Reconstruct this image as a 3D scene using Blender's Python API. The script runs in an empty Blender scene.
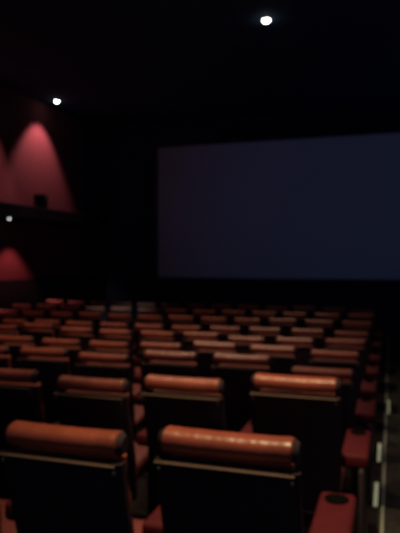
import bpy, bmesh, math, random
from mathutils import Vector, Matrix
R = math.radians
random.seed(7)
scene = bpy.context.scene
C = scene.collection
CAM_Z = 1.607

# ------------------------------------------------------------------ materials
def new_mat(name, color, rough=0.6, spec=0.5, metallic=0.0, bump=None, vary=None, coat=0.0):
    m = bpy.data.materials.new(name); m.use_nodes = True
    nt = m.node_tree; b = nt.nodes['Principled BSDF']
    b.inputs['Base Color'].default_value = (*color, 1)
    b.inputs['Roughness'].default_value = rough
    b.inputs['Specular IOR Level'].default_value = spec
    b.inputs['Metallic'].default_value = metallic
    b.inputs['Coat Weight'].default_value = coat
    tc = nt.nodes.new('ShaderNodeTexCoord')
    if vary:
        n = nt.nodes.new('ShaderNodeTexNoise'); n.inputs['Scale'].default_value = vary[0]
        n.inputs['Detail'].default_value = 5
        nt.links.new(tc.outputs['Object'], n.inputs['Vector'])
        r = nt.nodes.new('ShaderNodeValToRGB')
        k = vary[1]
        r.color_ramp.elements[0].position = .3; r.color_ramp.elements[1].position = .7
        r.color_ramp.elements[0].color = (*[c*(1-k) for c in color], 1)
        r.color_ramp.elements[1].color = (*[min(1, c*(1+k)) for c in color], 1)
        nt.links.new(n.outputs['Fac'], r.inputs['Fac'])
        nt.links.new(r.outputs['Color'], b.inputs['Base Color'])
    if bump:
        n = nt.nodes.new('ShaderNodeTexNoise'); n.inputs['Scale'].default_value = bump[0]
        n.inputs['Detail'].default_value = 6
        nt.links.new(tc.outputs['Object'], n.inputs['Vector'])
        bp = nt.nodes.new('ShaderNodeBump'); bp.inputs['Strength'].default_value = bump[1]
        bp.inputs['Distance'].default_value = bump[2]
        nt.links.new(n.outputs['Fac'], bp.inputs['Height'])
        nt.links.new(bp.outputs['Normal'], b.inputs['Normal'])
    return m

def emit_mat(name, color, strength):
    m = bpy.data.materials.new(name); m.use_nodes = True
    b = m.node_tree.nodes['Principled BSDF']
    b.inputs['Base Color'].default_value = (.6, .6, .6, 1)
    b.inputs['Emission Color'].default_value = (*color, 1)
    b.inputs['Emission Strength'].default_value = strength
    return m

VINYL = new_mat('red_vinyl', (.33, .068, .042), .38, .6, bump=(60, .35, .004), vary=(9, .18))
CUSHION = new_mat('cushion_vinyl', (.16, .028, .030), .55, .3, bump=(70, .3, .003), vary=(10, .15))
SHELL = new_mat('black_plastic', (.048, .030, .038), .5, .2, bump=(300, .2, .001))
TRIM = new_mat('grey_trim', (.18, .11, .08), .3, .6)
SCREWM = new_mat('screw_metal', (.5, .5, .52), .3, .5, 1.0)
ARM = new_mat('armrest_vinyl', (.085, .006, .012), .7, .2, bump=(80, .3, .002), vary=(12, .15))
CUP = new_mat('cup_holder_shade', (.002, .002, .002), .8, .05)  # near-black: the shade inside the cup hole is put into the colour
STEEL = new_mat('black_steel', (.012, .012, .012), .5, .4)
CARPET = new_mat('dark_carpet', (.018, .012, .013), .95, .1, bump=(400, .6, .004), vary=(30, .35))
AISLE = new_mat('aisle_carpet', (.055, .048, .044), .95, .1, bump=(400, .6, .004), vary=(25, .3))
BLACKW = new_mat('black_wall_fabric', (.035, .048, .085), .95, .1, bump=(200, .3, .003), vary=(3, .1))
CEIL = new_mat('black_ceiling_tile', (.045, .085, .15), .9, .1, vary=(4, .1))
DARKT = new_mat('matt_black_paint', (.012, .012, .018), .8, .2)
SPK = new_mat('speaker_cabinet', (.012, .012, .012), .5, .3)
GRILLE = new_mat('speaker_grille', (.006, .006, .006), .7, .2)
SCREEN = new_mat('screen_fabric', (.4, .43, .5), .9, .1, vary=(.5, .03))
LAMP = emit_mat('lamp_lens', (1, .98, .95), 14)
LAMP_SM = emit_mat('small_lamp_lens', (.9, .95, 1), 2.2)
LED = emit_mat('led_strip', (.62, .62, .33), .30)
RING = new_mat('lamp_trim', (.03, .03, .03), .5, .3)

# red pleated acoustic fabric
def red_wall():
    m = new_mat('red_pleated_fabric', (.16, .045, .050), .9, .1)
    nt = m.node_tree; b = nt.nodes['Principled BSDF']
    tc = nt.nodes.new('ShaderNodeTexCoord')
    w = nt.nodes.new('ShaderNodeTexWave'); w.bands_direction = 'Y'
    w.inputs['Scale'].default_value = 2.2; w.inputs['Distortion'].default_value = .6
    nt.links.new(tc.outputs['Object'], w.inputs['Vector'])
    bp = nt.nodes.new('ShaderNodeBump'); bp.inputs['Strength'].default_value = .35; bp.inputs['Distance'].default_value = .03
    nt.links.new(w.outputs['Fac'], bp.inputs['Height']); nt.links.new(bp.outputs['Normal'], b.inputs['Normal'])
    return m
REDW = red_wall()

# ------------------------------------------------------------------ mesh helpers
def bx(bm, x0, x1, y0, y1, z0, z1, bev=0.0, seg=2, mtx=None):
    vs = bmesh.ops.create_cube(bm, size=1)['verts']
    M = Matrix.Translation(((x0+x1)/2, (y0+y1)/2, (z0+z1)/2)) @ Matrix.Diagonal((x1-x0, y1-y0, z1-z0, 1))
    bmesh.ops.transform(bm, matrix=M, verts=vs)
    if bev:
        es = list({e for v in vs for e in v.link_edges})
        g = bmesh.ops.bevel(bm, geom=es, offset=bev, segments=seg, profile=.5, affect='EDGES')
        vs = list({v for f in g['faces'] for v in f.verts} | {v for v in vs if v.is_valid})
    if mtx: bmesh.ops.transform(bm, matrix=mtx, verts=vs)
    return vs

def cyl(bm, r1, r2, depth, mtx, seg=24):
    vs = bmesh.ops.create_cone(bm, cap_ends=True, segments=seg, radius1=r1, radius2=r2, depth=depth)['verts']
    bmesh.ops.transform(bm, matrix=mtx, verts=vs); return vs

def loft(bm, rings, cap=True):
    vr = [[bm.verts.new(p) for p in r] for r in rings]
    n = len(vr[0])
    for a, b in zip(vr, vr[1:]):
        for i in range(n):
            bm.faces.new((a[i], a[(i+1) % n], b[(i+1) % n], b[i]))
    if cap:
        bm.faces.new(vr[0][::-1]); bm.faces.new(vr[-1])
    bmesh.ops.recalc_face_normals(bm, faces=bm.faces)

def obj(name, bm, mat, parent=None, smooth=True):
    me = bpy.data.meshes.new(name); bm.to_mesh(me); bm.free()
    me.materials.append(mat)
    if smooth:
        for p in me.polygons: p.use_smooth = True
        try: me.set_sharp_from_angle(angle=R(40))
        except Exception: pass
    o = bpy.data.objects.new(name, me); C.objects.link(o)
    if parent: o.parent = parent
    return o

def thing(name, label, cat, loc=(0, 0, 0), group=None):
    o = bpy.data.objects.new(name, None); C.objects.link(o)
    o.location = loc; o['label'] = label; o['category'] = cat
    if group: o['group'] = group
    return o

def struct(name, bm, mat, label=None):
    o = obj(name, bm, mat, smooth=False); o['kind'] = 'structure'
    if label: o['label'] = label
    return o

# ------------------------------------------------------------------ rows
ROW_Y = [1.77, 3.02, 4.32, 5.56, 6.90, 8.02, 9.42, 10.73, 12.0]
ROW_H = [.557, .644, .751, .846, .922, .950, .962, .957, .957]      # head tops below the eye
FLOOR = [CAM_Z - h - 1.05 for h in ROW_H]
PITCH, HEADW = .58, .43
X0 = -.70                                  # left end of the aisle seat's headrest
WALL_X, FRONT_Y, RIGHT_X = -9.0, 17.0, 5.5
CEIL_Z = CAM_Z + 4.25

# ------------------------------------------------------------------ seat prototype (origin: floor, under the headrest centre, faces +Y)
def slant(z):            # y of the backrest's rear line at height z: top leans back towards -Y
    return .03 + (1.0 - z) * .22

def seat_parts():
    P = {}
    # headrest: padded roll, stadium section, rounded ends, slight sag and creases
    bm = bmesh.new(); rings = []
    N = 40; hw = HEADW/2
    for i in range(N+1):
        t = -1 + 2*i/N
        e = max(0, (abs(t)-.93)/.07)
        s = math.sqrt(max(.0, 1 - e*e))*.35 + .65 if e > 0 else 1
        s *= 1 + .012*math.sin(i*1.9) + .01*math.sin(i*.7)
        x = t*hw; sag = -.006*(1-t*t)*.6
        ring = []
        for k in range(24):
            a = 2*math.pi*k/24
            ca, sa = math.cos(a), math.sin(a)
            yy = .050*(abs(ca)**.85)*(1 if ca > 0 else -1)
            zz = .039*(abs(sa)**.85)*(1 if sa > 0 else -1)
            ring.append((x, .035 + yy*s, 1.011 + sag + zz*s))
        rings.append(ring)
    loft(bm, rings); P['headrest'] = (bm, VINYL)
    # backrest padding (red, faces the screen) with pleat grooves
    bm = bmesh.new(); rings = []
    for i in range(15):
        z = .44 + (.95-.44)*i/14
        y0 = slant(z) + .012; y1 = y0 + .085 + .012*math.cos(i*1.35)
        w = .200
        ring = [(-w, y0, z), (-w, (y0+y1)/2, z), (-w+.03, y1, z), (-.08, y1+.004, z), (0, y1+.008, z), (.08, y1+.004, z), (w-.03, y1, z), (w, (y0+y1)/2, z), (w, y0, z)]
        rings.append(ring)
    loft(bm, rings); P['backrest'] = (bm, VINYL)
    # black moulded back shell, cradling the roll at both ends
    bm = bmesh.new(); rings = []
    for i in range(13):
        z = .30 + (.955-.30)*i/12
        w = .232 - .03*max(0, (.55-z)/.25)
        yb = slant(z) - .052 - .028*max(0, (z-.5)/.45) + .02*max(0, (.5-z)/.2)
        if z > .88: yb += .004
        ring = []
        for k in range(13):
            u = -1 + 2*k/12
            ring.append((u*w, yb + .030*abs(u)**5, z))
        for k in range(12, -1, -1):
            u = -1 + 2*k/12
            ring.append((u*w, yb + .060, z))
        rings.append(ring)
    loft(bm, rings); P['back_shell'] = (bm, SHELL)
    # base: pedestal foot and beam
    bm = bmesh.new()
    bx(bm, -.20, .20, .14, .22, .26, .31, .008)
    bx(bm, -.035, .035, .13, .23, .02, .27, .006)
    bx(bm, -.09, .09, .06, .32, 0, .02, .006)
    P['base'] = (bm, STEEL)
    # seat cushion tipped up a little
    bm = bmesh.new(); rings = []
    for i in range(13):
        t = i/12
        y = .16 + .44*t
        th = .11*(1 - .25*abs(2*t-1)**4) * (0.55 if i in (0, 12) else 1)
        zc = .40 + .035*t
        ring = []
        for k in range(24):
            a = 2*math.pi*k/24
            ca, sa = math.cos(a), math.sin(a)
            ring.append((.212*abs(ca)**.35*(1 if ca > 0 else -1), y, zc + th/2*abs(sa)**.5*(1 if sa > 0 else -1)))
        rings.append(ring)
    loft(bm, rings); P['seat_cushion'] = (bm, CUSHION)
    return P

def arm_bm(side):
    x = side*PITCH/2
    bm = bmesh.new()
    bx(bm, x-.072, x+.072, .16, .66, .590, .667, .020, 3)
    return bm
def arm_post_bm(side):
    x = side*PITCH/2
    bm = bmesh.new()
    bx(bm, x-.022, x+.022, .22, .52, .02, .612, .008)
    bx(bm, x-.04, x+.04, .16, .56, 0, .02, .004)
    return bm
def cup_bm(side):
    x = side*PITCH/2
    bm = bmesh.new()
    prof = [(.047, .665), (.047, .673), (.041, .674), (.038, .670), (0.001, .6685)]
    rings = [[(x+r*math.cos(2*math.pi*k/24), .575+r*math.sin(2*math.pi*k/24), z) for k in range(24)] for r, z in prof]
    loft(bm, rings, cap=False)
    return bm

def make_seat():
    t = thing('cinema_chair', 'x', 'chair', (0, 0, 0), 'red cinema chairs in rows')
    P = seat_parts(); o = {}
    for k, (bm, m) in P.items(): o[k] = obj(k, bm, m, t)
    o['headrest']['label'] = 'padded roll headrest in red vinyl'
    # end caps on the roll
    for s in (-1, 1):
        bm = bmesh.new()
        cyl(bm, .041, .028, .016, Matrix.Translation((s*(HEADW/2+.004), .034, 1.008)) @ Matrix.Rotation(s*math.pi/2, 4, 'Y'), 28)
        c = obj('end_cap', bm, SHELL, o['headrest'])
        # bracket between cap and shell
    bm = bmesh.new()
    bx(bm, -.222, .222, -.046, -.034, .952, .959, .002)
    tr = obj('trim_strip', bm, TRIM, o['back_shell']); tr['label'] = 'thin pale trim strip along the top of the shell'
    for s in (-1, 1):
        bm = bmesh.new()
        cyl(bm, .006, .005, .006, Matrix.Translation((s*.212, -.026, .930)) @ Matrix.Rotation(math.pi/2, 4, 'X'), 16)
        obj('screw', bm, SCREWM, o['back_shell'])
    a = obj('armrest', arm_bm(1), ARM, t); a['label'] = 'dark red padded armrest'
    obj('cup_holder', cup_bm(1), CUP, a)
    obj('arm_post', arm_post_bm(1), STEEL, t)
    return t

proto = make_seat()
BACK = {'headrest', 'backrest', 'back_shell'}
def copy_tree(o, parent=None):
    c = o.copy(); C.objects.link(c); c.parent = parent
    for ch in o.children: copy_tree(ch, c)
    return c
def base_name(o): return o.name.split('.')[0]

ORD = ['first', 'second', 'third', 'fourth', 'fifth', 'sixth', 'seventh', 'eighth', 'ninth', 'tenth', 'eleventh', 'twelfth', 'thirteenth', 'fourteenth']
JIT = {(0,0): .012, (0,1): -.020, (1,0): .042, (1,1): .0, (1,2): -.045, (1,3): -.02,
       (2,0): -.038, (2,1): .033, (2,2): .026, (2,3): -.018, (3,1): .02, (3,2): .028, (3,4): -.015, (3,5): -.015,
       (4,3): .02, (4,4): .01, (4,6): .015, (4,7): .05}
SHIFT = {(1,1): -.01, (1,0): .02, (2,0): .02, (0,0): 0}
ends = []
first = True
src_children = list(proto.children)
plan = []
for r, Y in enumerate(ROW_Y):
    j = 0
    while True:
        xc = X0 + HEADW/2 - j*PITCH
        lim = max(-(Y*.744) - 1.0, -8.0)
        if xc < lim: break
        plan.append((r, j, xc)); j += 1
last_in_row = {}
for r, j, xc in plan: last_in_row[r] = j
seats = {}
for idx, (r, j, xc) in enumerate(plan):
    s = proto if idx == 0 else copy_tree(proto)
    seats[(r, j)] = s
for (r, j), s in seats.items():
    xc = X0 + HEADW/2 - j*PITCH + SHIFT.get((r, j), 0)
    s.location = (xc, ROW_Y[r], FLOOR[r])
    rowt = 'nearest row' if r == 0 else ('farthest row by the screen' if r == 8 else ORD[r]+' row from the front of view')
    rowt = 'in the nearest row' if r == 0 else ('in the farthest row' if r == 8 else 'in the %s nearest row' % ORD[r])
    st = 'at the aisle end' if j == 0 else '%s from the aisle' % ORD[j]
    s['label'] = 'red vinyl cinema chair %s, %s' % (rowt, st)
    dz = JIT.get((r, j), random.uniform(-.010, .010))
    dy = random.uniform(-.02, .02)
    for ch in s.children:
        if base_name(ch) in BACK:
            ch.location = (0, dy, dz)
# aisle side panels and the far left ends' own armrest
for r in range(len(ROW_Y)):
    s = seats[(r, 0)]
    bm = bmesh.new()
    bx(bm, PITCH/2+.024, PITCH/2+.05, .10, .58, .03, .60, .012)
    p = obj('end_panel', bm, SHELL, s)
    s = seats[(r, last_in_row[r])]
    a = obj('armrest', arm_bm(-1), ARM, s); obj('cup_holder', cup_bm(-1), CUP, a); obj('arm_post', arm_post_bm(-1), STEEL, s)

# ------------------------------------------------------------------ setting
# one stepped floor: a terrace per row; the aisle runs alongside
bm = bmesh.new()
edges = [-2.6] + [(ROW_Y[i]+ROW_Y[i+1])/2 + .45 - .60 for i in range(len(ROW_Y)-1)]
edges = [-2.6] + [ROW_Y[i+1] - .12 for i in range(len(ROW_Y)-1)] + [FRONT_Y]
SX = -.115
for i in range(len(ROW_Y)):
    bx(bm, WALL_X-.2, SX, edges[i], edges[i+1], -1.0, FLOOR[i])
struct('floor', bm, CARPET)
bm = bmesh.new()
for i in range(len(ROW_Y)):
    bx(bm, SX+.045, RIGHT_X, edges[i], edges[i+1], -1.0, FLOOR[i]-.004)
struct('floor_aisle', bm, AISLE)
bm = bmesh.new()
for i in range(len(ROW_Y)):
    bx(bm, SX, SX+.045, edges[i], edges[i+1], -1.0, FLOOR[i]-.002)
struct('trim_1', bm, CARPET)
# thin aluminium line on the aisle's edge
LINE = new_mat('aluminium_line', (.5, .5, .42), .5, .5, 0)
bm = bmesh.new()
for i in range(len(ROW_Y)):
    bx(bm, -.050, -.034, edges[i]+.002, edges[i+1]-.002, FLOOR[i]-.02, FLOOR[i]+.008, .003)
struct('trim_2', bm, LINE)

bm = bmesh.new(); bx(bm, WALL_X-.2, RIGHT_X, -2.6, FRONT_Y+.2, CEIL_Z, CEIL_Z+.2)
struct('ceiling', bm, CEIL)
bm = bmesh.new(); bx(bm, WALL_X-.2, RIGHT_X, FRONT_Y, FRONT_Y+.2, -1.0, CEIL_Z)
struct('wall_front', bm, BLACKW)
bm = bmesh.new(); bx(bm, WALL_X-.2, WALL_X, -2.6, FRONT_Y, -1.0, CEIL_Z)
struct('wall_left', bm, REDW)
# black wainscot, bulkhead ledge, frames between panels
bm = bmesh.new(); bx(bm, WALL_X, WALL_X+.06, -2.6, FRONT_Y, -1.0, CAM_Z-.51)
struct('baseboard_left', bm, DARKT)
bm = bmesh.new(); bx(bm, WALL_X, WALL_X+.50, -2.6, FRONT_Y, CAM_Z+1.0, CAM_Z+1.33, .01)
struct('trim_3', bm, DARKT)
bm = bmesh.new(); bx(bm, WALL_X, WALL_X+.05, FRONT_Y-.9, FRONT_Y, CAM_Z-.51, CEIL_Z)
struct('trim_4', bm, BLACKW)

# ------------------------------------------------------------------ screen
k = 17/19.
t = thing('cinema_screen', 'large blank cinema screen glowing faint dark blue on the black front wall', 'screen', (-1.75, FRONT_Y-.12, CAM_Z-.55))
bm = bmesh.new(); bx(bm, -5.05, 5.05, -.01, .0, 0, 3.98)
obj('screen_fabric', bm, SCREEN, t, smooth=False)
bm = bmesh.new()
for a in ((-5.2, -5.05, -.11, 4.13), (5.05, 5.2, -.11, 4.13)): bx(bm, a[0], a[1], -.03, .118, a[2]-.04, a[3]-.04)
for a in ((-5.05, 5.05, -.15, 0), (-5.05, 5.05, 3.98, 4.09)): bx(bm, a[0], a[1], -.03, .118, a[2], a[3])
obj('screen_frame', bm, BLACKW, t, smooth=False)

# ------------------------------------------------------------------ speaker on the ledge
t = thing('wall_speaker', 'small black box speaker on the ledge in front of the red lit wall', 'speaker', (-8.72, 13.45, CAM_Z+1.33))
rot = Matrix.Rotation(R(-70), 4, 'Z')
bm = bmesh.new(); bx(bm, -.19, .19, -.14, .14, .035, .37, .015, 2, rot); obj('cabinet', bm, SPK, t)
bm = bmesh.new(); bx(bm, -.165, .165, -.155, -.142, .06, .35, .006, 2, rot); obj('grille', bm, GRILLE, t)
bm = bmesh.new(); bx(bm, -.12, .12, -.09, .09, .0, .034, .004, 2, rot); obj('stand', bm, STEEL, t)

# ------------------------------------------------------------------ lamps
def downlight(name, label, loc, rad, lens, depth=.03):
    t = thing(name, label, 'ceiling light', loc)
    bm = bmesh.new()
    rings = [[(r*math.cos(2*math.pi*q/32), r*math.sin(2*math.pi*q/32), z) for q in range(32)]
             for r, z in ((rad*1.6, 0), (rad*1.6, -.012), (rad*1.1, -.02), (rad*1.02, -.004), (rad*1.02, 0))]
    loft(bm, rings, cap=False); obj('trim_ring', bm, RING, t)
    bm = bmesh.new()
    rings = [[(rad*c*math.cos(2*math.pi*q/32), rad*c*math.sin(2*math.pi*q/32), -z*depth) for q in range(32)]
             for c, z in ((1, 0), (.98, .3), (.85, .6), (.6, .85), (.3, .97), (.02, 1))]
    loft(bm, rings); obj('lens', bm, lens, t)
    return t
L1 = (-8.5, 13.87, CEIL_Z); L2 = (-2.10, 10.33, CEIL_Z)
downlight('ceiling_downlight', 'small white ceiling downlight above the red lit wall at left', L1, .06, LAMP, .055)
downlight('ceiling_downlight', 'bright white ceiling downlight high above the screen', L2, .065, LAMP, .06)
downlight('soffit_downlight', 'tiny dim white light under the dark ledge at left', (-8.62, 11.95, CAM_Z+1.0), .03, LAMP_SM, .06)

def spot(name, loc, aim, watts, color, half, blend=.6, rad=.06):
    l = bpy.data.lights.new(name, 'SPOT'); l.energy = watts; l.color = color
    l.spot_size = R(half*2); l.spot_blend = blend; l.shadow_soft_size = rad
    o = bpy.data.objects.new(name, l); C.objects.link(o)
    o.location = loc
    d = Vector(aim) - Vector(loc); o.rotation_euler = d.to_track_quat('-Z', 'Y').to_euler()
    return o
WARM = (1, .78, .50); RED = (1, .55, .5)
Z = CEIL_Z - .09
# wall washers (visible lamp + those out of frame)
for yy, w in ((13.75, 270), (11.1, 270), (8.0, 200)):
    spot('wall_washer', (-8.3, yy, Z), (-8.3-math.tan(R(16))*Z, yy, 0), w, (1, .50, .52), 39, .55)
for yy, w in ((12.45, 85), (9.2, 75)):
    spot('soffit_washer', (-8.42, yy, CAM_Z+.92), (-8.42, yy, 0), w, (1, .27, .29), 44, .5, .03)
# ceiling lamps over the seats, plus an added cool spot and aisle fill
GOLD = (1, .80, .42)
spot('seat_spot', (-2.1, 10.33, Z), (-2.3, 8.5, 0), 220, WARM, 40, 1)
spot('seat_spot', (-0.45, 1.8, Z), (-0.45, 2.6, 0), 1050, GOLD, 17, 1)
spot('seat_spot', (-2.4, 4.1, Z), (-2.3, 4.9, 0), 400, WARM, 34, 1)
spot('seat_spot', (-3.2, 7.8, Z), (-3.1, 6.4, 0), 290, WARM, 42, 1)
spot('seat_spot', (-5.6, 7.6, Z), (-5.4, 7.6, 0), 200, (1, .62, .45), 35, 1)
spot('seat_spot', (-4.9, 7.9, Z), (-5.25, 11.3, .3), 1000, (.42, .86, 1), 9, 1)  # added, no such lamp seen: cyan turns the far red headrests greyish
spot('aisle_fill', (.8, 3.0, Z), (.6, 5.2, 0), 80, (1, .8, .7), 35, 1)  # added fill without a known source, brings out the aisle edge line
# idle projector behind the audience: a rectangular beam that just fills the screen
pj = spot('projector_beam', (-1.75, -2.3, CAM_Z+3.2), (-1.75, 17, CAM_Z+1.44), 330, (.20, .40, 1), 17.5, 1, .02)
nt = (pj.data.id_data); pj.data.use_nodes = True; nt = pj.data.node_tree
em = nt.nodes['Emission']
tc = nt.nodes.new('ShaderNodeTexCoord'); sp = nt.nodes.new('ShaderNodeSeparateXYZ')
nt.links.new(tc.outputs['Normal'], sp.inputs[0])
def mth(op, a, b):
    n = nt.nodes.new('ShaderNodeMath'); n.operation = op
    for q, v in enumerate((a, b)):
        if v is None: continue
        if isinstance(v, (int, float)): n.inputs[q].default_value = v
        else: nt.links.new(v, n.inputs[q])
    return n.outputs[0]
ax = mth('ABSOLUTE', mth('DIVIDE', sp.outputs['X'], sp.outputs['Z']), None)
ay = mth('ABSOLUTE', mth('DIVIDE', sp.outputs['Y'], sp.outputs['Z']), None)
mask = mth('MULTIPLY', mth('LESS_THAN', ax, 5.05/19.2), mth('LESS_THAN', ay, 1.98/19.2))
nt.links.new(mask, em.inputs['Strength'])

# floor edge light strips along the aisle side
for n, (y0, y1, x, wd, r) in enumerate(((4.28, 4.90, -.095, .028, 1), (5.72, 6.27, -.093, .028, 2), (7.92, 8.7, -.010, .018, 3))):
    lab = ['glowing pale green floor light strip beside the nearest aisle seats', 'second glowing floor light strip along the aisle, shorter one further on', 'faintest farthest floor light strip along the aisle edge'][n]
    r = max(i for i in range(9) if edges[i] <= y0)
    t = thing('floor_light_strip', lab, 'floor light', (x, (y0+y1)/2, FLOOR[r]), 'aisle floor light strips')
    y1 = min(y1, edges[r+1]-.01); h = (y1-y0)/2
    bm = bmesh.new(); bx(bm, -wd/2-.005, wd/2+.005, -h-.01, h+.01, -.001, .010, .002); obj('housing', bm, STEEL, t)
    bm = bmesh.new(); bx(bm, -wd/2, wd/2, -h, h, .010, .016, .002); obj('diffuser', bm, LED, t)

# ------------------------------------------------------------------ world: faint ambient through the open rear of the hall
w = bpy.data.worlds.new('World'); scene.world = w; w.use_nodes = True
bg = w.node_tree.nodes['Background']
bg.inputs['Color'].default_value = (.55, .62, 1, 1); bg.inputs['Strength'].default_value = .055

# ------------------------------------------------------------------ camera (phone, focused too near: everything soft)
cd = bpy.data.cameras.new('camera'); cam = bpy.data.objects.new('camera', cd); C.objects.link(cam)
cd.sensor_fit = 'VERTICAL'; cd.sensor_height = 24; cd.lens = 589/533*24
cd.clip_start = .05
pitch = math.atan((259.4-266.5)/589)
yaw = R(17.88)
cam.location = (0, 0, CAM_Z)
cam.rotation_euler = (math.pi/2 + pitch, 0, yaw)
cd.dof.use_dof = True; cd.dof.focus_distance = .45; cd.dof.aperture_fstop = cd.lens/4.1
scene.camera = cam
vs = scene.view_settings
vs.view_transform = 'Standard'; vs.look = 'None'; vs.exposure = 0; vs.gamma = 1; vs.use_curve_mapping = False
